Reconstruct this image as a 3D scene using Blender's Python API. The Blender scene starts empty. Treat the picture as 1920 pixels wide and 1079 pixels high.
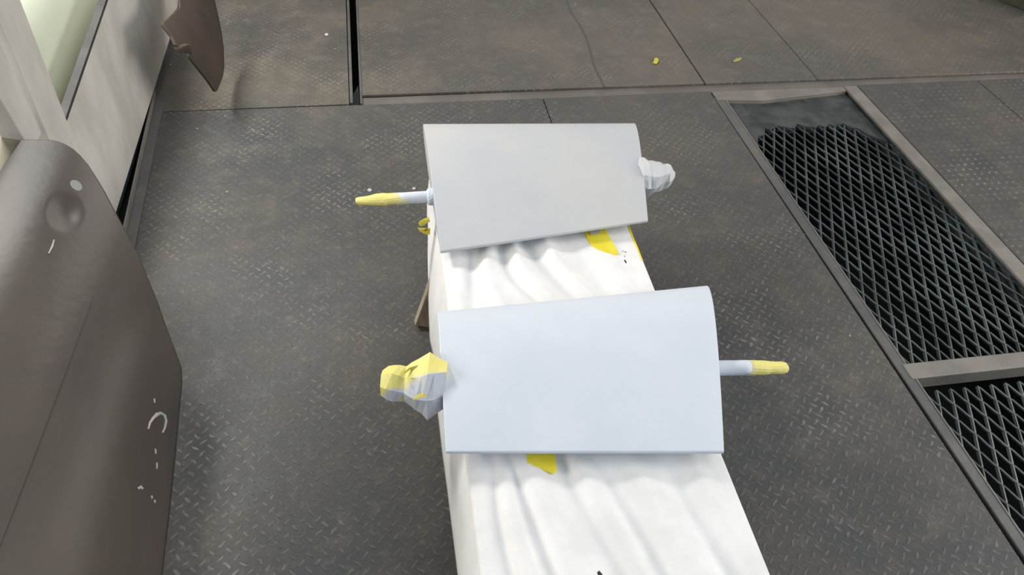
import bpy, bmesh, math, random
from mathutils import Vector, Matrix, noise as mnoise
random.seed(7)
S = bpy.context.scene
COL = S.collection
# ------------------------------------------------------------------ camera
F, CX, CY, CAMH = 1400.0, 960.0, 539.5, 1.70
AY = Vector((627 - CX, -890 - CY, F)).normalized()          # world Y seen in camera coordinates (x right, y down, z forward)
AX = Vector((8919.0, -708.0, F)); AX = (AX - AX.dot(AY) * AY).normalized()
AZ = AX.cross(AY)
if AZ.y > 0: AZ = -AZ
right = Vector((AX[0], AY[0], AZ[0])); up = -Vector((AX[1], AY[1], AZ[1])); back = -Vector((AX[2], AY[2], AZ[2]))
cam = bpy.data.cameras.new('camera'); cam.lens = F / 1920 * 36; cam.sensor_width = 36; cam.clip_start = 0.02
co = bpy.data.objects.new('camera', cam); COL.objects.link(co); S.camera = co
M4 = Matrix((right, up, back)).transposed().to_4x4(); M4.translation = (0, 0, CAMH); co.matrix_world = M4
# ------------------------------------------------------------------ world, lamps, exposure
S.view_settings.view_transform = 'Standard'; S.view_settings.look = 'None'
S.view_settings.exposure = 0.0; S.view_settings.gamma = 1; S.view_settings.use_curve_mapping = False
w = bpy.data.worlds.new('world'); S.world = w; w.use_nodes = True
w.node_tree.nodes['Background'].inputs[0].default_value = (0.78, 0.84, 0.92, 1)
w.node_tree.nodes['Background'].inputs[1].default_value = 0.21
def area(name, loc, tgt, size, power, col):
    l = bpy.data.lights.new(name, 'AREA'); l.shape = 'RECTANGLE'; l.size, l.size_y = size; l.energy = power; l.color = col
    o = bpy.data.objects.new(name, l); COL.objects.link(o); o.location = loc
    o.rotation_euler = (Vector(tgt) - Vector(loc)).to_track_quat('-Z', 'Y').to_euler(); return o
area('roof_light', (2.7, 1.0, 3.6), (1.9, 1.0, 0), (2.2, 2.2), 50, (1.0, 0.97, 0.93))
area('left_window_light', (-4.4, 0.9, 1.95), (0.0, 1.0, 0.2), (2.4, 1.4), 160, (1.0, 0.965, 0.91))
area('cowling_highlight_light', (-0.25, 4.4, 3.3), (-0.8, 1.4, 0.5), (1.5, 1.3), 33, (1.0, 0.965, 0.90))  # added unseen source, placed so the cowling shows its highlight
area('tank_fill_light', (-1.35, 2.7, 1.9), (-1.3, 2.6, 0.7), (0.5, 0.5), 62, (1.0, 0.99, 0.95))  # added fill, no lamp known here; brightens the top of the tank
area('side_bay_light', (5.2, 0.5, 1.8), (-0.6, 2.2, 0.3), (3.0, 1.6), 155, (1.0, 0.94, 0.86))
area('far_bay_light', (3.6, 9.0, 3.2), (1.2, 3.0, 0.0), (6.0, 2.6), 70, (1.0, 0.92, 0.82))
area('sky_light_behind', (2.4, -1.8, 3.6), (0.9, 0.9, 0.2), (2.6, 2.0), 64, (0.62, 0.79, 1.0))
# ------------------------------------------------------------------ projection helpers
def ray(px, py):
    d = Vector((px - CX, py - CY, F)); return Vector((d.dot(AX), d.dot(AY), d.dot(AZ)))
def at(px, py, z=0.0):
    r = ray(px, py); t = (z - CAMH) / r.z; return Vector((0, 0, CAMH)) + r * t
def atx(px, py, x):
    r = ray(px, py); return Vector((0, 0, CAMH)) + r * (x / r.x)
def nz(*p, s=1.0): return mnoise.noise(Vector(p) * s)
# ------------------------------------------------------------------ materials
def mat(name, col, rough=0.6, metal=0.0, spec=0.5):
    m = bpy.data.materials.new(name); m.use_nodes = True
    b = m.node_tree.nodes['Principled BSDF']; b.inputs['Base Color'].default_value = (*col, 1)
    b.inputs['Roughness'].default_value = rough; b.inputs['Metallic'].default_value = metal
    b.inputs['Specular IOR Level'].default_value = spec
    return m
class NT:
    def __init__(s, m): s.t = m.node_tree; s.b = s.t.nodes['Principled BSDF']
    def n(s, kind, **kw):
        o = s.t.nodes.new(kind)
        for k, v in kw.items(): setattr(o, k, v)
        return o
    def l(s, a, b): s.t.links.new(a, b)
    def setin(s, node, i, v):
        if v is None: return
        if isinstance(v, (int, float)): node.inputs[i].default_value = v
        elif isinstance(v, tuple): node.inputs[i].default_value = v
        else: s.l(v, node.inputs[i])
    def m(s, op, a, b=None, c=None, clamp=False):
        o = s.n('ShaderNodeMath', operation=op); o.use_clamp = clamp
        s.setin(o, 0, a); s.setin(o, 1, b); s.setin(o, 2, c); return o.outputs[0]
    def coord(s, kind='Object'): return s.n('ShaderNodeTexCoord').outputs[kind]
    def noise(s, v, scale, det=4, rough=0.55, stretch=None):
        if stretch:
            mp = s.n('ShaderNodeMapping'); s.l(v, mp.inputs[0]); mp.inputs['Scale'].default_value = stretch; v = mp.outputs[0]
        o = s.n('ShaderNodeTexNoise'); s.l(v, o.inputs['Vector']); o.inputs['Scale'].default_value = scale
        o.inputs['Detail'].default_value = det; o.inputs['Roughness'].default_value = rough; return o.outputs['Fac']
    def ramp(s, v, a, b, lo=0.0, hi=1.0):
        o = s.n('ShaderNodeMapRange'); s.setin(o, 0, v); o.inputs[1].default_value = a; o.inputs[2].default_value = b
        o.inputs[3].default_value = lo; o.inputs[4].default_value = hi; o.interpolation_type = 'SMOOTHSTEP'; return o.outputs[0]
    def mix(s, f, a, b):
        o = s.n('ShaderNodeMix', data_type='RGBA'); s.setin(o, 0, f)
        for i, v in ((6, a), (7, b)):
            if isinstance(v, tuple): o.inputs[i].default_value = (*v[:3], 1)
            else: s.l(v, o.inputs[i])
        return o.outputs[2]
    def bump(s, h, dist=0.002, strength=1.0, nrm=None):
        o = s.n('ShaderNodeBump'); s.l(h, o.inputs['Height']); o.inputs['Distance'].default_value = dist
        o.inputs['Strength'].default_value = strength
        if nrm: s.l(nrm, o.inputs['Normal'])
        return o.outputs[0]
def noisy(name, c1, c2, scale=6, rough=0.6, metal=0.0, bump=0.0, bscale=60, stretch=None, a=.35, b=.65, spec=.5):
    m = mat(name, c1, rough, metal, spec); t = NT(m); v = t.coord()
    f = t.ramp(t.noise(v, scale, 5, .6, stretch), a, b); t.l(t.mix(f, c1, c2), t.b.inputs['Base Color'])
    if bump: t.l(t.bump(t.noise(v, bscale, 4), bump), t.b.inputs['Normal'])
    return m
def tread(name, pitch=0.026, bl=.47, bw=.135, dots=False, BC=(.070, .071, .071), BC2=(.100, .093, .082), DU=(.172, .148, .118), sp_=.22):
    m = mat(name, (.1, .1, .1), .55, 0.0, sp_); t = NT(m); v = t.coord()
    sp = t.n('ShaderNodeSeparateXYZ'); 
    # slight wobble so the wear reads uneven
    nc = t.n('ShaderNodeTexNoise'); t.l(v, nc.inputs['Vector']); nc.inputs['Scale'].default_value = 55; nc.inputs['Detail'].default_value = 1
    vm = t.n('ShaderNodeVectorMath', operation='MULTIPLY_ADD'); t.l(nc.outputs['Color'], vm.inputs[0]); vm.inputs[1].default_value = (.012, .012, 0); t.l(v, vm.inputs[2])
    t.l(vm.outputs[0], sp.inputs[0])
    k = .70711 / pitch                                    # plate pattern runs diagonally: bars cross the cells of a lattice turned by 45 degrees
    u = t.m('MULTIPLY', t.m('ADD', sp.outputs[0], sp.outputs[1]), k); q = t.m('MULTIPLY', t.m('SUBTRACT', sp.outputs[0], sp.outputs[1]), k)
    fu, fq = t.m('FLOOR', u), t.m('FLOOR', q)
    x = t.m('SUBTRACT', t.m('SUBTRACT', u, fu), .5); y = t.m('SUBTRACT', t.m('SUBTRACT', q, fq), .5)
    par = t.m('FLOORED_MODULO', t.m('ADD', fu, fq), 2.0); inv = t.m('SUBTRACT', 1.0, par)
    a = t.m('DIVIDE', t.m('ADD', t.m('MULTIPLY', x, par), t.m('MULTIPLY', y, inv)), bl)
    b = t.m('DIVIDE', t.m('ADD', t.m('MULTIPLY', y, par), t.m('MULTIPLY', x, inv)), bw)
    r = t.m('ADD', t.m('MULTIPLY', a, a), t.m('MULTIPLY', b, b))
    if dots: keep = par; bar = t.m('MULTIPLY', t.ramp(r, 1.1, .35), par)
    else: bar = t.ramp(r, 1.15, .35)
    big = t.noise(v, 1.3, 4, .6); mid = t.noise(v, 9, 5, .65); fine = t.noise(v, 130, 3, .6); patch = t.noise(v, 3.1, 6, .7)
    base = t.mix(t.ramp(big, .38, .66), BC, BC2)
    base = t.mix(t.ramp(mid, .45, .78, 0, .42), base, DU)
    base = t.mix(t.ramp(t.noise(v, 26, 5, .7), .5, .72, 0, .35), base, (.20, .18, .15))
    base = t.mix(t.ramp(fine, .35, .75, 0, .42), base, (.040, .042, .042))
    wear = t.m('MULTIPLY', bar, t.ramp(patch, .46, .70, .12, .62))
    wear = t.m('MULTIPLY', wear, t.ramp(t.noise(v, 60, 2), .3, .6, .25, 1.0))
    colr = t.mix(wear, base, (.30, .285, .26))
    # loose pale paint flecks
    vo = t.n('ShaderNodeTexVoronoi'); t.l(v, vo.inputs['Vector']); vo.inputs['Scale'].default_value = 14
    fl = t.m('MULTIPLY', t.ramp(vo.outputs['Distance'], .05, .03), t.ramp(t.noise(v, 5, 2), .58, .62))
    colr = t.mix(fl, colr, (.5, .49, .46))
    t.l(colr, t.b.inputs['Base Color'])
    t.l(t.ramp(mid, .3, .7, .42, .62), t.b.inputs['Roughness'])
    h = t.m('ADD', bar, t.m('MULTIPLY', fine, .25)); t.l(t.bump(h, .0012, .7), t.b.inputs['Normal'])
    return m
M = {}
M['tread'] = tread('tread_plate_steel'); M['tread_far'] = tread('dusty_tread_plate_steel', BC=(.082, .078, .068), BC2=(.135, .115, .088), DU=(.215, .18, .135), sp_=.4); M['dots'] = tread('dotted_tread_steel', .023, .34, .27, True)
M['steel'] = noisy('grimy_steel', (.075, .078, .077), (.115, .11, .10), 7, .55, .0, .001, 90)
M['steel_light'] = noisy('worn_steel_bar', (.15, .142, .125), (.20, .185, .16), 9, .6, 0, .001, 120)
M['steel_dark'] = noisy('dark_grimy_steel', (.022, .026, .026), (.055, .06, .06), 14, .7, 0, .004, 60)
M['mesh'] = noisy('expanded_metal_steel', (.030, .039, .038), (.088, .112, .108), 5, .5)
M['strip'] = noisy('grey_strip', (.032, .031, .031), (.05, .048, .047), 9, .7)  # shade put into the colour: keeps the beam top dark under the lights
M['pit'] = mat('pit_black', (.006, .006, .006), .9)
M['channel'] = noisy('channel_steel', (.11, .10, .088), (.14, .128, .11), 5, .6)
M['primer'] = noisy('grey_primer', (.57, .61, .665), (.615, .65, .70), 3.0, .62, 0, .0003, 300, spec=.35)
M['primer_far'] = noisy('grey_primer_dimmed', (.445, .462, .485), (.50, .495, .48), 2.4, .62, 0, .0003, 300, spec=.35)  # same primer; weaker, less blue light on the far fin put into the colour
M['paper'] = noisy('masking_paper', (.73, .72, .70), (.79, .78, .76), 12, .75, 0, .0006, 160, spec=.25)
M['yellow'] = noisy('yellow_tape', (.72, .60, .03), (.80, .68, .06), 20, .5)
M['leaf'] = noisy('yellow_scrap', (.62, .50, .04), (.45, .40, .06), 40, .6)
M['wood'] = noisy('bare_wood', (.40, .33, .25), (.30, .24, .17), 8, .7, 0, .001, 90, stretch=(8, 8, 1))
M['white_paint'] = noisy('chipped_white_paint', (.48, .45, .40), (.64, .61, .555), 3.2, .6, 0, .001, 60, stretch=(1, 1, .5))
M['green'] = noisy('pale_green_paint', (.56, .60, .47), (.60, .63, .50), 3, .35)
M['brown'] = noisy('brown_grey_primer', (.064, .053, .045), (.086, .071, .060), 3.2, .27, 0, .0005, 35, spec=.75, stretch=(1, .35, 1))
M['brown_far'] = noisy('brown_primer', (.055, .041, .032), (.075, .056, .043), 5, .6, spec=.2)
M['olive'] = noisy('olive_primer', (.21, .19, .13), (.25, .22, .15), 4, .6)
M['chalk'] = mat('chalk_mark', (.42, .41, .38), .8)
M['black'] = mat('black_tear', (.02, .02, .025), .8)
M['flake'] = mat('pale_flake', (.45, .46, .45), .7)
def taped(name, lo, hi, axis, split, soft, tone=(.52, .55, .60), nw=.35):
    """yellow tape with grey overspray: overspray is paint and sits where the object's own coordinate passes the split"""
    m = mat(name, (.7, .6, .1), .55); t = NT(m); v = t.coord(); sp = t.n('ShaderNodeSeparateXYZ'); t.l(v, sp.inputs[0])
    c = sp.outputs[axis]; nn = t.m('MULTIPLY_ADD', t.noise(v, 28, 3), nw * soft * 4, -nw * soft * 2)
    f = t.ramp(t.m('ADD', c, nn), split - soft, split + soft)
    col = t.mix(f, lo, hi); t.l(col, t.b.inputs['Base Color']); t.l(t.bump(t.noise(v, 90, 3), .001), t.b.inputs['Normal']); return m
YEL = (.74, .66, .20); GRY = (.50, .52, .56)
# ------------------------------------------------------------------ object helpers
def tag(o, label=None, cat=None, group=None, kind=None):
    if label: o['label'] = label
    if cat: o['category'] = cat
    if group: o['group'] = group
    if kind: o['kind'] = kind
    return o
def empty(name, loc=(0, 0, 0)):
    o = bpy.data.objects.new(name, None); COL.objects.link(o); o.location = loc; o.empty_display_size = .05; return o
def obj(name, bm, material, parent=None, smooth=False, bevel=0.0, seg=2):
    me = bpy.data.meshes.new(name); bmesh.ops.recalc_face_normals(bm, faces=bm.faces); bm.to_mesh(me); bm.free()
    if material: me.materials.append(material)
    if smooth:
        for p in me.polygons: p.use_smooth = True
    o = bpy.data.objects.new(name, me); COL.objects.link(o)
    if parent: o.parent = parent; o.matrix_parent_inverse = Matrix.Translation(-parent.location)
    if bevel:
        b = o.modifiers.new('b', 'BEVEL'); b.width = bevel; b.segments = seg; b.limit_method = 'ANGLE'
    return o
def box(bm, x0, x1, y0, y1, z0, z1):
    v = [bm.verts.new(p) for p in ((x0, y0, z0), (x1, y0, z0), (x1, y1, z0), (x0, y1, z0), (x0, y0, z1), (x1, y0, z1), (x1, y1, z1), (x0, y1, z1))]
    for f in ((0, 3, 2, 1), (4, 5, 6, 7), (0, 1, 5, 4), (1, 2, 6, 5), (2, 3, 7, 6), (3, 0, 4, 7)): bm.faces.new([v[i] for i in f])
def prism(bm, pts, z0, z1):
    a = [bm.verts.new((p[0], p[1], z0)) for p in pts]; b = [bm.verts.new((p[0], p[1], z1)) for p in pts]; n = len(pts)
    bm.faces.new(a); bm.faces.new(b[::-1])
    for i in range(n): bm.faces.new((a[i], a[(i + 1) % n], b[(i + 1) % n], b[i]))
def xprism(bm, pts, x0, x1):                # outline given in (y, z), extruded along x
    a = [bm.verts.new((x0, p[0], p[1])) for p in pts]; b = [bm.verts.new((x1, p[0], p[1])) for p in pts]; n = len(pts)
    bm.faces.new(a); bm.faces.new(b[::-1])
    for i in range(n): bm.faces.new((a[i], a[(i + 1) % n], b[(i + 1) % n], b[i]))
def beam(bm, p0, p1, w, h, upv=Vector((0, 0, 1))):
    p0, p1 = Vector(p0), Vector(p1); d = (p1 - p0).normalized(); s = d.cross(upv).normalized(); u = s.cross(d)
    v = [bm.verts.new(p + s * a * w / 2 + u * b * h / 2) for p in (p0, p1) for a, b in ((-1, -1), (1, -1), (1, 1), (-1, 1))]
    for f in ((0, 1, 2, 3), (7, 6, 5, 4), (0, 4, 5, 1), (1, 5, 6, 2), (2, 6, 7, 3), (3, 7, 4, 0)): bm.faces.new([v[i] for i in f])
def grid(bm, rows, close=False):
    vv = [[bm.verts.new(p) for p in r] for r in rows]
    for i in range(len(vv) - 1):
        n = len(vv[i])
        for j in range(n if close else n - 1):
            k = (j + 1) % n; bm.faces.new((vv[i][j], vv[i][k], vv[i + 1][k], vv[i + 1][j]))
    return vv
# ================================================================== SETTING: floor
bm = bmesh.new(); box(bm, -3.5, 6, -1.5, 7.5, -.62, -.60)
floor = tag(obj('floor', bm, M['pit']), kind='structure')
def plate(pts, material, z1=0.0, th=.012, name='floor_plate'):
    bm = bmesh.new(); prism(bm, pts, z1 - th, z1); o = obj(name, bm, material, floor, bevel=.0015, seg=1); return o
YJ = 2.800                                   # the cross joint
GX0, GX1 = 1.462, 2.182                      # grating bay
ra, rb = at(309, 190, 0), at(250, 545, 0)             # line of the rail
plate([(rb.x - .032 + .06, -1.2), (.693, -1.2), (.693, YJ - .012), (ra.x - .030, YJ - .002), (rb.x - .034, rb.y)], M['tread'])
plate([(-3, -1.2), (-.935, -1.2), (-.935, YJ - .002), (-3, YJ - .002)], M['tread'])
bm = bmesh.new(); box(bm, -1.0, -.70, -1.2, YJ, -.075, -.06); obj('gutter', bm, M['steel_dark'], floor)
plate([(.697, -1.2), (GX0, -1.2), (GX0, YJ - .008), (.697, YJ - .012)], M['tread'])
plate([(GX1 + .006, -1.2), (2.815, -1.2), (2.815, YJ - .005), (GX1 + .006, YJ - .005)], M['dots'])
plate([(2.82, -1.2), (5.8, -1.2), (5.8, YJ - .005), (2.82, YJ - .005)], M['dots'])
sl0, sl1 = at(652, 0).x, at(668, 0).x
plate([(-3, YJ + .003), (-.128, YJ + .004), (sl0 - .012, 4.2), (sl0 - .012, 7.2), (-3, 7.2)], M['tread_far'])
plate([(-.072, YJ + .070), (1.462, YJ + .060), (1.462, 7.2), (sl1 + .008, 7.2), (sl1 + .008, 4.2)], M['tread_far'])
plate([(1.468, YJ + .060), (2.02, YJ + .058), (2.02, 7.2), (1.468, 7.2)], M['tread_far'])
plate([(2.022, YJ + .058), (5.8, YJ + .050), (5.8, 7.2), (2.022, 7.2)], M['tread_far'], .001)
# bearer seen in the open joint, and side angles of the slot
bm = bmesh.new(); box(bm, -.080, 5.8, YJ - .002, YJ + .066, -.055, -.012); obj('floor_bearer', bm, M['channel'], floor)
bm = bmesh.new(); beam(bm, (-.119, YJ + .02, -.02), (sl0 - .004, 5.5, -.02), .012, .03); obj('slot_angle', bm, M['steel'], floor)
bm = bmesh.new(); beam(bm, (-.078, YJ + .01, -.02), (sl1 + .004, 5.5, -.02), .010, .03); obj('slot_angle', bm, M['steel'], floor)
bm = bmesh.new(); prism(bm, [(-.112, 2.95), (-.09, 3.02), (-.088, 2.80), (-.12, 2.80)], -.07, -.04); obj('slot_bracket', bm, M['steel_dark'], floor)
# raised kerb in the far right corner
bm = bmesh.new(); beam(bm, (3.40, 3.95, .05), (3.90, 2.98, .05), .10, .10)
tag(obj('trim_1', bm, noisy('dark_kerb', (.035, .035, .018), (.07, .065, .035), 12), bevel=.006), kind='structure')
bm = bmesh.new()
q = [(1060, -10), (1070, 22), (1088, 48), (1098, 68), (1107, 95), (1112, 118), (1121, 138), (1133, 163)]
grid(bm, [[at(x - 1.8, y, .0006), at(x + 1.8, y, .0006)] for x, y in q]); obj('dark_stain', bm, mat('stain', (.05, .052, .052), .5), floor)
# ================================================================== steel floor grating
gr = empty('floor_grating', (1.82, 1.6, 0))
tag(gr, 'dark steel floor grating of diamond mesh between the tread plates at right', 'floor grating')
bm = bmesh.new(); prism(bm, [(GX0 + .026, -.6), (GX0 + .056, -.6), (GX0 + .052, YJ - .045), (GX0 + .006, YJ - .045)], -.045, -.006); obj('side_bar', bm, M['steel'], gr, bevel=.003)
bm = bmesh.new(); box(bm, 2.118, GX1, -.6, YJ - .012, -.010, .002); o = obj('side_bar', bm, M['steel_light'], gr, bevel=.003)
bm = bmesh.new(); box(bm, 2.128, 2.136, -.6, YJ - .05, -.09, -.010); obj('side_web', bm, M['steel_dark'], gr)
bm = bmesh.new(); box(bm, 1.50, 2.118, 1.150, 1.208, -.055, -.003); obj('cross_bar', bm, M['steel_light'], gr, bevel=.003)
bm = bmesh.new(); prism(bm, [tuple(at(1345, 186).xy), tuple(at(1432, 187).xy), (2.118, 2.755), (2.118, YJ - .012), (GX0 + .01, YJ - .010)], -.045, -.002); obj('end_bar', bm, M['steel_light'], gr, bevel=.003)
# filled, dirty end of the mesh with an uneven front edge
pts = [(1.50, 2.750), (2.118, 2.750), (2.118, 2.36)]
xs = [2.08 - .0235 * i for i in range(24)]
for i, x in enumerate(xs):
    base_y = 2.36 + .16 * min(1, (2.118 - x) / .12) - .03 * max(0, (1.75 - x) / .2)
    if x < 1.6: base_y -= (1.6 - x) * 1.2
    pts.append((x, base_y + random.uniform(-.02, .02)))
pts.append((1.512, 2.30))
bm = bmesh.new(); prism(bm, pts, -.050, -.021); obj('end_plate', bm, M['steel_dark'], gr)
def mesh_panel(x0, x1, y0, y1, z=-.030):
    bm = bmesh.new(); sx, sy = .0470, .1060; rt = random.Random(3)
    nx, ny = int((x1 - x0) / (sx / 2)) + 2, int((y1 - y0) / (sy / 2)) + 2
    def pos(i, j):
        x, y = x0 + i * sx / 2, y0 + j * sy / 2
        return Vector((x + .0018 * nz(x * 9, y * 9, 1), y + .003 * nz(x * 7, y * 7, 5), z + .004 * nz(x * 4, y * 4, 9)))
    for i in range(-1, nx):
        for j in range(-1, ny):
            if (i + j) % 2: continue
            a = pos(i, j)
            for di in (-1, 1):
                b = pos(i + di, j + 1)
                if min(a.x, b.x) < x0 - .02 or max(a.x, b.x) > x1 + .02 or max(a.y, b.y) > y1 + .02: continue
                d = (b - a)
                # every strand: flat at the bonds, stepped in the middle
                m1 = a + d * .20 + Vector((di * .0008, 0, 0)); m2 = a + d * .80 - Vector((di * .0008, 0, 0)); m2.z += .0015
                for p, q in ((a, m1), (m1, m2), (m2, b)):
                    beam(bm, p, q, .0054 if (p is not m1) else .0046, .0085, Vector((.35 * di, 0, 1)))
    return bm
obj('mesh_panel', mesh_panel(1.505, 2.125, 1.21, 2.72), M['mesh'], gr)
obj('mesh_panel', mesh_panel(1.505, 2.125, -.1, 1.15, -.034), M['mesh'], gr)
bm = bmesh.new(); box(bm, 1.512, 1.516, -.6, 2.72, -.10, -.004); obj('upstand', bm, M['steel_light'], gr)
# ================================================================== angle-iron rail on the left
a0, a1 = at(310, 180, 0), at(250, 545, 0)
rail = empty('floor_rail', ((a0.x + a1.x) / 2, (a0.y + a1.y) / 2, 0))
tag(rail, 'grey steel angle rail fixed along the floor at the foot of the white frame', 'rail')
bm = bmesh.new(); beam(bm, (a0.x - .016, a0.y, .004), (a1.x - .016, a1.y - .4, .004), .034, .008); obj('base_flange', bm, M['steel'], rail, bevel=.001)
bm = bmesh.new(); beam(bm, (a0.x - .036, a0.y, .016), (a1.x - .036, a1.y - .4, .016), .005, .032); obj('upright_flange', bm, M['steel_light'], rail, bevel=.001)
# ================================================================== white frame, tank
FX = -.891
fr = empty('white_frame', (FX, 2.6, 0))
tag(fr, 'stained white painted upright frame of plate beam and post along the left side', 'frame')
def fy(px, py): p = atx(px, py, FX); return (p.y, p.z)
pts = [(1.79, .05)] + [fy(218, 400), fy(320, 70), fy(306, 46), fy(333, 16), fy(336, -30), fy(212, -30), fy(125, 227)] + [(1.79, .43)]
bm = bmesh.new(); xprism(bm, pts, FX - .020, FX); obj('side_beam', bm, M['white_paint'], fr, bevel=.004)
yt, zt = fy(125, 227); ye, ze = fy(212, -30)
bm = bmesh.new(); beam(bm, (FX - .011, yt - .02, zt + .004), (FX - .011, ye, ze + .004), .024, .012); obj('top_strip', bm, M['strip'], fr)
bm = bmesh.new(); box(bm, FX - .14, FX - .020, 2.0, 4.0, 0, .10); obj('base_channel', bm, M['steel_dark'], fr)
p0 = fy(122, 222); p1 = fy(37, 0); p2 = fy(0, 50); p3 = fy(85, 262)
bm = bmesh.new(); xprism(bm, [(p3[0] + .010, .40), (p0[0] + .0, .40), (p0[0], p0[1]), (p1[0] + .002, .86), (p2[0] + .008, .86)], FX - .05, FX + .003); obj('post', bm, M['white_paint'], fr, bevel=.003)
bm = bmesh.new(); xprism(bm, [(1.77, .52), (p3[0] - .003, .52), (p3[0] - .003, .8), (p2[0] - .003, .86), (1.72, .86)], FX - .05, FX + .001); obj('side_plate', bm, M['white_paint'], fr, bevel=.003)
bm = bmesh.new(); R = .36
rows = []
for yy, rr in [(2.0, .02), (2.0, R - .02), (2.02, R), (2.5, R), (3.2, R), (4.4, R), (4.42, R - .02), (4.42, .02)]:
    rows.append([Vector((-1.36 + rr * math.cos(k * math.pi / 32), yy, .46 + rr * math.sin(k * math.pi / 32))) for k in range(64)])
grid(bm, rows, True)
tank = tag(obj('tank', bm, M['green'], smooth=True), 'pale green cylindrical tank lying behind the white frame', 'tank')
for yy in (2.4, 3.9):
    bm = bmesh.new(); box(bm, -1.60, -1.12, yy, yy + .08, 0, .19); obj('cradle', bm, M['steel'], tank)
# ================================================================== brown cowlings
def ell_hit(px, py, cx, cz, a, b):
    r = ray(px, py).normalized(); ox, oz = -cx, CAMH - cz
    A = (r.x / a) ** 2 + (r.z / b) ** 2; B = 2 * (ox * r.x / a ** 2 + oz * r.z / b ** 2); C = (ox / a) ** 2 + (oz / b) ** 2 - 1
    D = B * B - 4 * A * C
    t = (-B - math.sqrt(D)) / (2 * A) if D >= 0 else -B / (2 * A)
    return Vector((0, 0, CAMH)) + r * t
def interp(tab, y):
    if y <= tab[0][0]: return tab[0][1]
    for (y0, x0), (y1, x1) in zip(tab, tab[1:]):
        if y <= y1: return x0 + (x1 - x0) * (y - y0) / (y1 - y0)
    return tab[-1][1]
def sheet(name, left, rgt, y0, y1, E, nx, ny, dims, material, parent, th=.006, sub=False):
    bm = bmesh.new(); rows = []
    for j in range(ny + 1):
        s = j / ny; py = y0 + (y1 - y0) * (s ** 1.5 if sub else s); l, r = interp(left, py), interp(rgt, py); row = []
        for i in range(nx + 1):
            px = l + (r - l) * i / nx; p = ell_hit(px, py, *E)
            n = Vector(((p.x - E[0]) / E[2] ** 2, 0, (p.z - E[1]) / E[3] ** 2)).normalized()
            for (dx, dy, rad, dep) in dims:
                q = math.hypot((px - dx) / rad, (py - dy) / (rad * 1.05))
                if q < 1: p = p - n * dep * (1 - q * q) ** 1.6
            row.append(p)
        rows.append(row)
    grid(bm, rows)
    o = obj(name, bm, material, parent, smooth=True)
    sm = o.modifiers.new('s', 'SOLIDIFY'); sm.thickness = th; sm.offset = -1
    return o
E1 = (-1.0, 0.0, .458, .60)
cow = empty('brown_cowling', (-.75, 1.2, 0))
tag(cow, 'large curved brown-grey primed cowling with a dimple and a small hole, lower left corner', 'cowling')
Lt = [(262, 40), (290, 20), (320, 0), (345, -20), (500, -70), (1180, -140)]
Rt = [(262, 92), (264, 105), (270, 122), (280, 138), (292, 151), (310, 166), (335, 182), (360, 197), (400, 218), (440, 239), (480, 261), (530, 281), (570, 297), (610, 311), (650, 326), (690, 341), (720, 342), (752, 339), (850, 330), (960, 319), (1079, 305), (1180, 296)]
sh = sheet('curved_sheet', Lt, Rt, 262, 1180, E1, 90, 150, [(122, 398, 38, .007)], M['brown'], cow, sub=True)
def on_sheet(px, py, lift=.0015, E=E1):
    p = ell_hit(px, py, *E); n = Vector(((p.x - E[0]) / E[2] ** 2, 0, (p.z - E[1]) / E[3] ** 2)).normalized(); return p + n * lift
def ribbon(pxs, w, lift=.001, th=.0012, E=E1):
    bm = bmesh.new(); P = [on_sheet(x, y, lift, E) for x, y in pxs]; rows = []
    for i, p in enumerate(P):
        d = (P[min(i + 1, len(P) - 1)] - P[max(i - 1, 0)]).normalized(); n = (Vector((0, 0, CAMH)) - p).normalized(); s = d.cross(n).normalized()
        ww = w * (1 if isinstance(w, float) else 1) * (.35 + .65 * math.sin(math.pi * (i + .5) / len(P)))
        rows.append([p - s * ww / 2, p + n * th, p + s * ww / 2])
    grid(bm, rows); return bm
horse = [(277, 805), (280, 793), (286, 784), (293, 778), (300, 776), (307, 780), (310, 790), (308, 802), (304, 812)]
obj('paint_mark', ribbon(horse, .009), M['chalk'], cow)
for seg in ([(288, 748), (289, 756)], [(290, 842), (291, 852)], [(293, 868), (293, 880)], [(283, 930), (284, 936)], [(288, 938), (290, 944)]):
    obj('paint_mark', ribbon([(seg[0][0], seg[0][1]), ((seg[0][0] + seg[1][0]) / 2, (seg[0][1] + seg[1][1]) / 2), seg[1]], .005), M['chalk'], cow)
obj('paint_mark', ribbon([(258, 917), (263, 914), (267, 918)], .007), M['chalk'], cow)
obj('paint_mark', ribbon([(101, 450), (98, 462), (91, 476)], .004), M['chalk'], cow)
def disc_on(px, py, rx, ry, rot, lift):
    bm = bmesh.new(); v = []
    for k in range(24):
        a = k * math.pi / 12; dx, dy = rx * math.cos(a), ry * math.sin(a)
        v.append(bm.verts.new(on_sheet(px + dx * math.cos(rot) - dy * math.sin(rot), py + dx * math.sin(rot) + dy * math.cos(rot), lift)))
    bm.faces.new(v); r = bmesh.ops.extrude_face_region(bm, geom=bm.faces[:]); bmesh.ops.translate(bm, verts=[e for e in r['geom'] if isinstance(e, bmesh.types.BMVert)], vec=(.0005, 0, -.004)); return bm
tag(obj('fastener_hole', disc_on(142, 348, 12.5, 8.5, .62, .0012), mat('hole_pale', (.24, .25, .23), .7), cow, bevel=.0005), 'pale oval hole seen through the brown sheet')  # pale disc laid on the sheet stands for the hole
obj('overlap_seam', ribbon([(176 - 8.4 * i + 1.5 * math.sin(i * .15), 555 + i * 22.5) for i in range(22)], .0016, .0005, .0004), mat('seam_brown', (.050, .042, .036), .7, spec=.1), cow)
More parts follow.
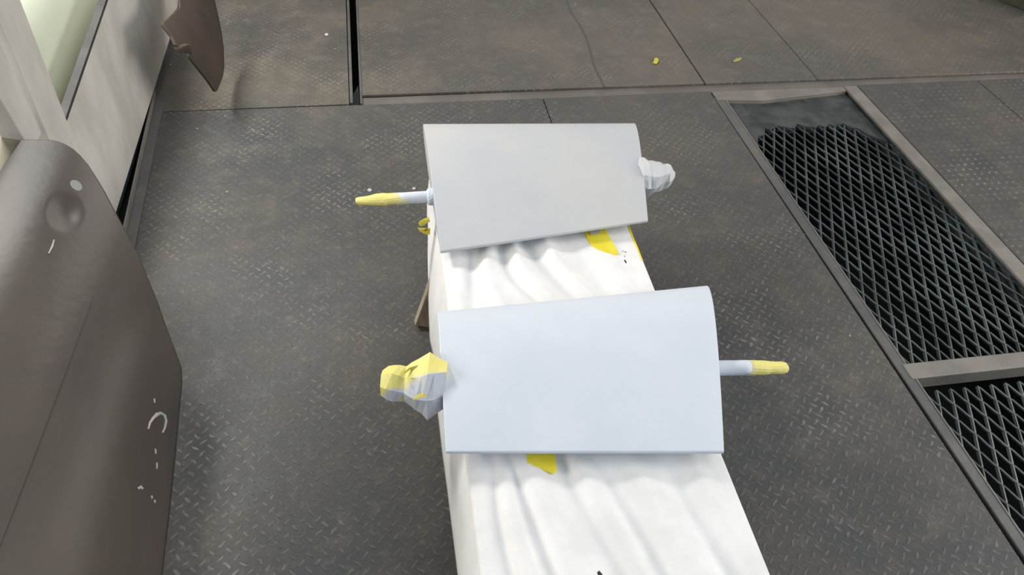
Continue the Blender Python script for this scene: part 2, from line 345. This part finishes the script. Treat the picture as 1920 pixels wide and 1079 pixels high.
# olive neighbour behind its top left
bm = bmesh.new(); rows = []
for j in range(9):
    v = j / 8
    rows.append([ell_hit(-60 + (36 + 60) * i / 10, 236 + 26 * (i / 10) ** 1.5 * 1 + (70 + (1 - i / 10) * 60) * v, -1.02, 0, .44, .585) for i in range(11)])
grid(bm, rows)
o = obj('rolled_edge', bm, M['olive'], cow, smooth=True); sm = o.modifiers.new('s', 'SOLIDIFY'); sm.thickness = .006; sm.offset = -1
tag(o, 'olive strip beyond the top left of the brown sheet')
# far brown piece
E2 = (-.98, .05, .345, .50)
cow2 = empty('brown_fairing', (-.72, 3.2, 0))
tag(cow2, 'brown pointed curved fairing standing on the floor beyond the white frame, top left', 'fairing')
L2 = [(-60, 316), (0, 333), (16, 334), (46, 300), (70, 318), (88, 326), (94, 352), (103, 357), (108, 352), (130, 369), (150, 385), (172, 400)]
R2 = [(-60, 392), (0, 399), (30, 406), (60, 412), (90, 416), (125, 417), (145, 414), (160, 408), (172, 402.5)]
sheet('curved_sheet', L2, R2, -60, 172, E2, 24, 90, [], M['brown_far'], cow2, th=.008)
bm = bmesh.new()
rows = [[ell_hit(345 + 19 * k * math.cos(t), 90 + 11 * k * math.sin(t) + (2 if k < 1 else 0), *E2) + Vector((.012 * (1 - k) + .002, 0, .012 * (1 - k) + .002)) for t in [i * math.pi / 12 for i in range(24)]] for k in (1.0, .85, .5, .05)]
grid(bm, rows, True); obj('round_boss', bm, M['brown_far'], cow2, smooth=True)
# ================================================================== bench under paper
HB = .300
bench = empty('work_bench', (.41, 1.15, 0))
tag(bench, 'low wooden trestle bench with splayed legs hidden under white masking paper', 'bench')
bm = bmesh.new(); box(bm, .140, .682, .10, 1.90, .258, .292); obj('bench_top', bm, M['wood'], bench, bevel=.003)
for (x0, y0, x1, y1) in ((.165, 1.600, .070, 1.530), (.165, .30, .09, .25), (.62, 1.62, .70, 1.66), (.62, .30, .70, .25)):
    bm = bmesh.new(); beam(bm, (x0, y0, .26), (x1, y1, .005), .042, .028, Vector((0, 1, 0))); obj('leg', bm, M['wood'], bench, bevel=.002)
bm = bmesh.new(); beam(bm, (.17, .45, .20), (.17, 1.55, .20), .022, .05); obj('rail', bm, M['wood'], bench)
# paper
hem_px = [(803, 425), (802, 480), (803, 530), (804, 590), (806, 640), (814, 675), (820, 705), (821, 780), (829, 850), (840, 930), (858, 1079), (880, 1250)]
hem = sorted([(at(x, y, .10).y, at(x, y, .10).x) for x, y in hem_px])
def right_x(y): return .690 + (y - 1.578) * .0105 if y < 2 else .694
def left_x(y): return .137 + (y - 1.52) * .016
def crease(x, y, x0, y0, slope, w, curv=0.0):
    xc = x0 + slope * (y - y0) + curv * (y - y0) ** 2; return math.exp(-((x - xc) / w) ** 2)
CR = []
rc = random.Random(11)
for x0, y0, ln, slope, w, amp, curv in [
    (.20, 1.36, .22, .10, .022, -.0062, .3), (.25, 1.38, .17, -.10, .022, .0062, 1.2), (.31, 1.42, .14, -.28, .018, -.0060, 2), (.345, 1.44, .15, -.25, .016, .0060, 1.5),
    (.40, 1.45, .2, -.35, .025, -.0060, .8), (.455, 1.42, .2, -.36, .020, .0060, 1.), (.53, 1.38, .18, -.3, .03, -.003, 0), (.60, 1.4, .2, -.2, .03, .003, 0),
    (.175, .70, .22, -.02, .018, -.006, .4), (.205, .62, .22, -.12, .022, .005, .2), (.235, .70, .20, -.14, .016, -.0055, .2), (.30, .60, .26, -.22, .03, .006, .1),
    (.37, .66, .24, -.30, .024, -.0055, .1), (.40, .62, .22, -.26, .03, .006, .2), (.46, .60, .22, -.30, .022, -.005, .1), (.52, .62, .24, -.24, .03, .005, .1), (.585, .62, .2, -.18, .022, -.0045, .1),
    (.635, .64, .2, -.15, .02, .004, .1), (.26, .42, .15, -.1, .03, .006, 0), (.42, .42, .2, -.2, .03, -.006, 0), (.55, .40, .2, -.2, .03, .006, 0)]:
    CR.append((x0, y0, ln, slope, w, amp, curv))
def wrinkle(x, y):
    z = 0
    for x0, y0, ln, slope, w, amp, curv in CR:
        z += 2.0 * amp * crease(x, y, x0, y0, slope, w, curv) * math.exp(-((y - y0) / ln) ** 4)
    z += .0018 * nz(x * 14, y * 5, 3.3) + .0006 * nz(x * 50, y * 30, 1.3)
    return z
rows = []; NY = 230
for j in range(NY + 1):
    y = .10 + (1.915 - .10) * j / NY; hx = interp([(a, b) for a, b in hem], y); lx, rx = left_x(y), right_x(y); r = []
    hz = .10 + .01 * nz(y * 5, 0, 0)
    for k in range(10):                                  # hanging left side
        u = k / 10; bulge = .006 * math.sin(u * math.pi) * (1 + nz(y * 7, u * 3, 2))
        r.append(Vector((hx + (lx - .004 - hx) * u ** 1.25 - bulge * .5, y, hz + (HB - .010 - hz) * u)))
    for k in range(5):                                   # rounded shoulder
        a = math.pi / 2 * k / 4; r.append(Vector((lx + .010 * (1 - math.cos(a)) - .004, y, HB - .010 + .010 * math.sin(a))))
    for k in range(1, 110):
        x = lx + .006 + (rx - .006 - lx - .006) * k / 110
        fade = min(1, (x - lx) / .03) * min(1, (rx - x) / .025)
        r.append(Vector((x, y, HB + fade * max(-.0078, .003 + wrinkle(x, y)))))
    for k in range(4):
        a = math.pi / 2 * k / 3; r.append(Vector((rx - .005 + .005 * math.sin(a), y, HB - .005 + .005 * math.cos(a))))
    r.append(Vector((rx - .001, y, HB - .035))); r.append(Vector((rx - .006, y, HB - .055)))
    rows.append(r)
bm = bmesh.new(); grid(bm, rows)
pap = tag(obj('masking_paper', bm, M['paper'], smooth=True), 'wrinkled white masking paper draped over the low bench beneath the grey fins', 'masking paper')
sm = pap.modifiers.new('s', 'SOLIDIFY'); sm.thickness = .0006; sm.offset = 1
def scrap(name, pxs, z, th, material, parent=None, lift=None, bevel=.0006):
    bm = bmesh.new(); P = [at(x, y, z + (lift[i] if lift else 0)) for i, (x, y) in enumerate(pxs)]
    a = [bm.verts.new(p) for p in P]; b = [bm.verts.new(p + Vector((0, 0, th))) for p in P]; n = len(P)
    bm.faces.new(a); bm.faces.new(b[::-1])
    for i in range(n): bm.faces.new((a[i], a[(i + 1) % n], b[(i + 1) % n], b[i]))
    bmesh.ops.triangulate(bm, faces=[f for f in bm.faces if len(f.verts) > 4])
    return obj(name, bm, material, parent, bevel=bevel, seg=1)
for P in ([(1165, 492), (1168, 489), (1172, 488), (1171, 486), (1175, 492), (1174, 495), (1170, 492)], [(1166, 471), (1168, 470.5), (1169, 472)], [(1170, 480), (1172, 480), (1172, 482)], [(1116, 1079), (1122, 1072), (1124, 1071), (1130, 1079), (1128, 1084), (1118, 1084)], [(1171, 473), (1174, 472), (1173, 474)]):
    scrap('tear_mark', P, HB + .0045, .0006, M['black'], pap, bevel=0)  # black scraps stand for small tears in the paper
pap_parts = [o for o in pap.children]
for o in pap_parts: o.name = 'dark_mark'
# ================================================================== the two primed fins
def naca(x):                                   # x 0 at blunt edge .. 1 at thin edge, half thickness normalised to max 1
    return max(0, (.2969 * math.sqrt(x) - .126 * x - .3516 * x * x + .2843 * x ** 3 - .0930 * x ** 4) / .1000) if x > 0 else 0
def fin_body(NL, NR, FR, FL, tl, tr, material, parent, blunt_far=True, edge=.004):
    bm = bmesh.new(); NC, NS = 48, 24; loops = []
    for i in range(NS + 1):
        s = i / NS; n = NL.lerp(NR, s); f = FL.lerp(FR, s); T = tl + (tr - tl) * s
        topp, bot = [], []
        for k in range(NC + 1):
            c = 1 - math.cos(k / NC * math.pi / 2) ** 1.0 if False else (k / NC) ** 1.8   # dense by the blunt edge
            p = f.lerp(n, c); h = T * naca(c) ; h = max(h, edge * min(1, c * 30))
            topp.append(p + Vector((0, 0, h))); bot.append(p - Vector((0, 0, h * .9)))
        loops.append(topp + bot[::-1][:-1])
    vv = grid(bm, loops, True); bm.faces.new(vv[0]); bm.faces.new(vv[-1][::-1])
    for e in bm.edges:
        if all(v in vv[0] for v in e.verts) or all(v in vv[-1] for v in e.verts): e.smooth = False
    for row in (vv,):
        for i in range(NS):
            for k in (NC, NC + 1):
                e = bm.edges.get((vv[i][k], vv[i + 1][k]))
                if e: e.smooth = False
    o = obj('fin_body', bm, material, parent, smooth=True)
    b = o.modifiers.new('b', 'BEVEL'); b.width = .0025; b.segments = 3; b.limit_method = 'ANGLE'; b.angle_limit = math.radians(50); b.harden_normals = False
    return o
def lump(p0, p1, prof, seed, facets=9, flat=1.0, noise_amp=.12, rings=18, cap=True, hard=False):
    """tape-wrapped shaft: rings of uneven facets along p0 -> p1; prof = [(t, radius)]"""
    p0, p1 = Vector(p0), Vector(p1); d = (p1 - p0).normalized(); s = d.cross(Vector((0, 0, 1))).normalized(); u = s.cross(d); rows = []; rr = random.Random(seed)
    for i in range(rings + 1):
        t = i / rings; r0 = interp(prof, t); row = []
        for k in range(facets):
            a = 2 * math.pi * k / facets + .15 * math.sin(seed + t * 5)
            r = r0 * (1 + noise_amp * nz(math.cos(a) * 1.3 + seed, math.sin(a) * 1.3, t * 4.2 + seed) * 2 + (noise_amp * .35 * rr.uniform(-1, 1)))
            row.append(p0.lerp(p1, t) + s * math.cos(a) * r + u * math.sin(a) * r * flat)
        rows.append(row)
    bm = bmesh.new(); vv = grid(bm, rows, True); bm.faces.new(vv[0]); bm.faces.new(vv[-1][::-1])
    return bm
# --- far fin
zA = .352
finA = empty('primed_fin', (.46, 1.75, HB))
tag(finA, 'farther grey primed airfoil fin on the papered bench, thin taped shaft pointing left', 'fin', 'grey primed fins on the bench')
NLa, NRa, FRa, FLa = at(826, 474, .338), at(1215, 416, .338), at(1188, 236, .375), at(793, 238, .375)
fin_body(NLa, NRa, FRa, FLa, .046, .040, M['primer_far'], finA)
pa0, pa1 = at(806, 369, zA + .006), at(748, 372.5, zA + .004)
bm = lump(pa0 + Vector((.03, 0, 0)), pa1, [(0, .0175), (1, .0165)], 2, 24, 1, .01, 6); obj('shaft', bm, M['primer'], finA, smooth=True)
mA = taped('shaft_tape_left', YEL, GRY, 0, at(752, 373, zA).x, .034, nw=.6)
tA = obj('tape_wrap', lump(at(768, 371.2, zA + .005), at(667, 377.5, zA), [(0, .0172), (.22, .0190), (.40, .0180), (.48, .0200), (.62, .0190), (.72, .0160), (.85, .0135), (.95, .0125), (1, .009)], 5, 14, .85, .05, 26), mA, finA)
tag(tA, 'yellow tape wrapped round the shaft')
bm = lump(at(812, 369, zA + .006), at(800, 369.6, zA + .006), [(0, .026), (.8, .024), (1, .018)], 4, 16, 1, .03, 4); obj('shaft_collar', bm, M['primer'], finA)
mA2 = taped('hub_mask_grey', (.55, .56, .56), (.60, .55, .38), 0, at(1262, 327, zA).x + .0, .006, nw=1.5)
hA = obj('masked_hub', lump(at(1196, 334, zA), at(1262, 327, zA), [(0, .050), (.28, .058), (.45, .047), (.62, .042), (.82, .037), (.94, .030), (1, .016)], 9, 8, .95, .17, 9), mA2, finA)
tag(hA, 'crumpled pale tape covering over the hub')
# --- near fin
zB = .350
finB = empty('primed_fin', (.40, 1.05, HB))
tag(finB, 'nearer grey primed airfoil fin on the papered bench, lumpy yellow-taped hub at left', 'fin', 'grey primed fins on the bench')
NLb, NRb, FRb, FLb = at(836, 850, .345), at(1357, 850, .345), at(1323, 541, .36), at(820, 590, .36)
fin_body(NLb, NRb, FRb, FLb, .044, .050, M['primer'], finB)
bm = lump(at(1335, 691, zB), at(1405, 690, zB), [(0, .0185), (1, .0180)], 3, 24, 1, .01, 6); obj('shaft', bm, M['primer'], finB, smooth=True)
mB = taped('shaft_tape_right', GRY, YEL, 0, at(1403, 690, zB).x, .018)
tB = obj('tape_wrap', lump(at(1392, 690, zB), at(1477, 690, zB - .004), [(0, .0184), (.2, .0192), (.45, .0190), (.6, .0165), (.75, .0165), (.9, .0155), (.97, .013), (1, .007)], 8, 14, .85, .05, 24), mB, finB)
tag(tB, 'yellow tape wrapped round the shaft')
mB2 = taped('hub_mask_yellow', GRY, YEL, 1, at(770, 738, zB).y, .006, nw=2.2)
hub_line = [(0, .060), (.12, .062), (.26, .076), (.38, .062), (.54, .053), (.60, .040), (.70, .044), (.88, .042), (1, .030)]
hB = obj('masked_hub', lump(at(838, 722, zB), at(716, 718, zB), hub_line, 12, 7, .95, .09, 11), mB2, finB)
tag(hB, 'lumpy yellow and grey tape covering over the hub')
def fold(pxs, z, w, material, parent):
    bm = bmesh.new(); rows = []
    for i, (x, y) in enumerate(pxs):
        k = math.sin(math.pi * (i + .6) / (len(pxs) + .2)); p = at(x, y, z); q = at(x + 2, y + 6, z + .001); d = (q - p).normalized() * w * k
        rows.append([p - d, p + Vector((0, 0, .004)), p + d])
    grid(bm, rows); return obj('tape_fold', bm, material, parent)
fold([(760, 712), (758, 700), (768, 692), (782, 688), (797, 683), (806, 680)], zB + .046, .004, M['leaf'], finB)
fold([(774, 750), (784, 744), (793, 741), (800, 742)], zB + .044, .005, M['yellow'], finB)
# ================================================================== yellow tape tabs under the fins
t1 = scrap('yellow_tape_tab', [(1090, 420), (1130, 418), (1134, 431), (1148, 455), (1160, 477), (1152, 480), (1138, 477), (1120, 469), (1108, 461), (1099, 446)], HB + .006, .004, M['yellow'])
tag(t1, 'yellow tape tab poking out under the farther fin near its right corner', 'tape', 'yellow tape tabs')
t2 = scrap('yellow_tape_tab', [(985, 835), (1037, 835), (1040, 856), (1044, 884), (1037, 890), (1027, 886), (1010, 878), (989, 875)], HB + .006, .004, M['yellow'])
tag(t2, 'yellow tape tab poking out under the near edge of the nearer fin', 'tape', 'yellow tape tabs')
t3 = scrap('yellow_tape_curl', [(804, 408), (795, 411), (787, 415), (784, 420), (789, 425), (796, 423), (801, 419), (806, 416)], HB - .01, .002, M['yellow'])
tag(t3, 'small rounded yellow tape curl sticking out left of the bench, upper of two', 'tape', 'yellow tape curls')
t4 = scrap('yellow_tape_curl', [(783, 427), (787, 434), (796, 439), (806, 441), (807, 430), (804, 428), (799, 434), (792, 433)], HB - .03, .002, M['yellow'])
tag(t4, 'crescent shaped yellow tape curl sticking out left of the bench, lower of two', 'tape', 'yellow tape curls')
t5 = scrap('yellow_tape_strip', [(1175, 420), (1179, 420), (1187, 443), (1195, 462), (1206, 490), (1204, 490), (1191, 462), (1183, 443)], HB + .0005, .001, M['yellow'])
tag(t5, 'narrow yellow tape strip along the right edge of the white paper', 'tape')
t6 = scrap('paper_scrap', [(1104, 430), (1128, 427), (1125, 438), (1107, 440)], HB + .012, .001, M['flake'])
tag(t6, 'tiny whitish paper scrap on the yellow tab under the farther fin', 'paper scrap')
# litter on the floor
o = scrap('yellow_leaf_scrap', [(1223, 120), (1226, 114), (1227, 110), (1232, 109), (1235, 113), (1233, 118), (1230, 121), (1226, 119)], .001, .003, M['leaf'], lift=[0, .004, .008, .004, 0, .003, .002, 0])
tag(o, 'crumpled bright yellow scrap on the floor plate beyond the farther fin', 'scrap', 'yellow scraps on the floor')
o = scrap('yellow_leaf_scrap', [(1374, 115), (1380, 110), (1391, 108), (1389, 113), (1382, 116), (1376, 117)], .001, .002, mat('dull_scrap', (.32, .29, .09), .7), lift=[0, .003, .002, 0, 0, 0])
tag(o, 'duller yellow scrap on the floor plate, right of the crumpled one', 'scrap', 'yellow scraps on the floor')
for i, (x, y, s, lab) in enumerate([(693, 357, 5, 'pale paint flake on the floor just beyond the tip of the thin taped shaft'), (776, 354, 4, 'pale paint flake on the floor beside the far fin and its shaft'), (612, 65, 4, 'pale paint flake on the far left floor plate beside the slot')]):
    o = scrap('paint_flake', [(x - s, y + 1), (x - s * .4, y - s * .6), (x + s * .6, y - s * .5), (x + s, y + s * .2), (x + s * .2, y + s * .7)], .001, .002, M['flake'], lift=[0, .003, .004, 0, 0])
    tag(o, lab, 'paint flake')
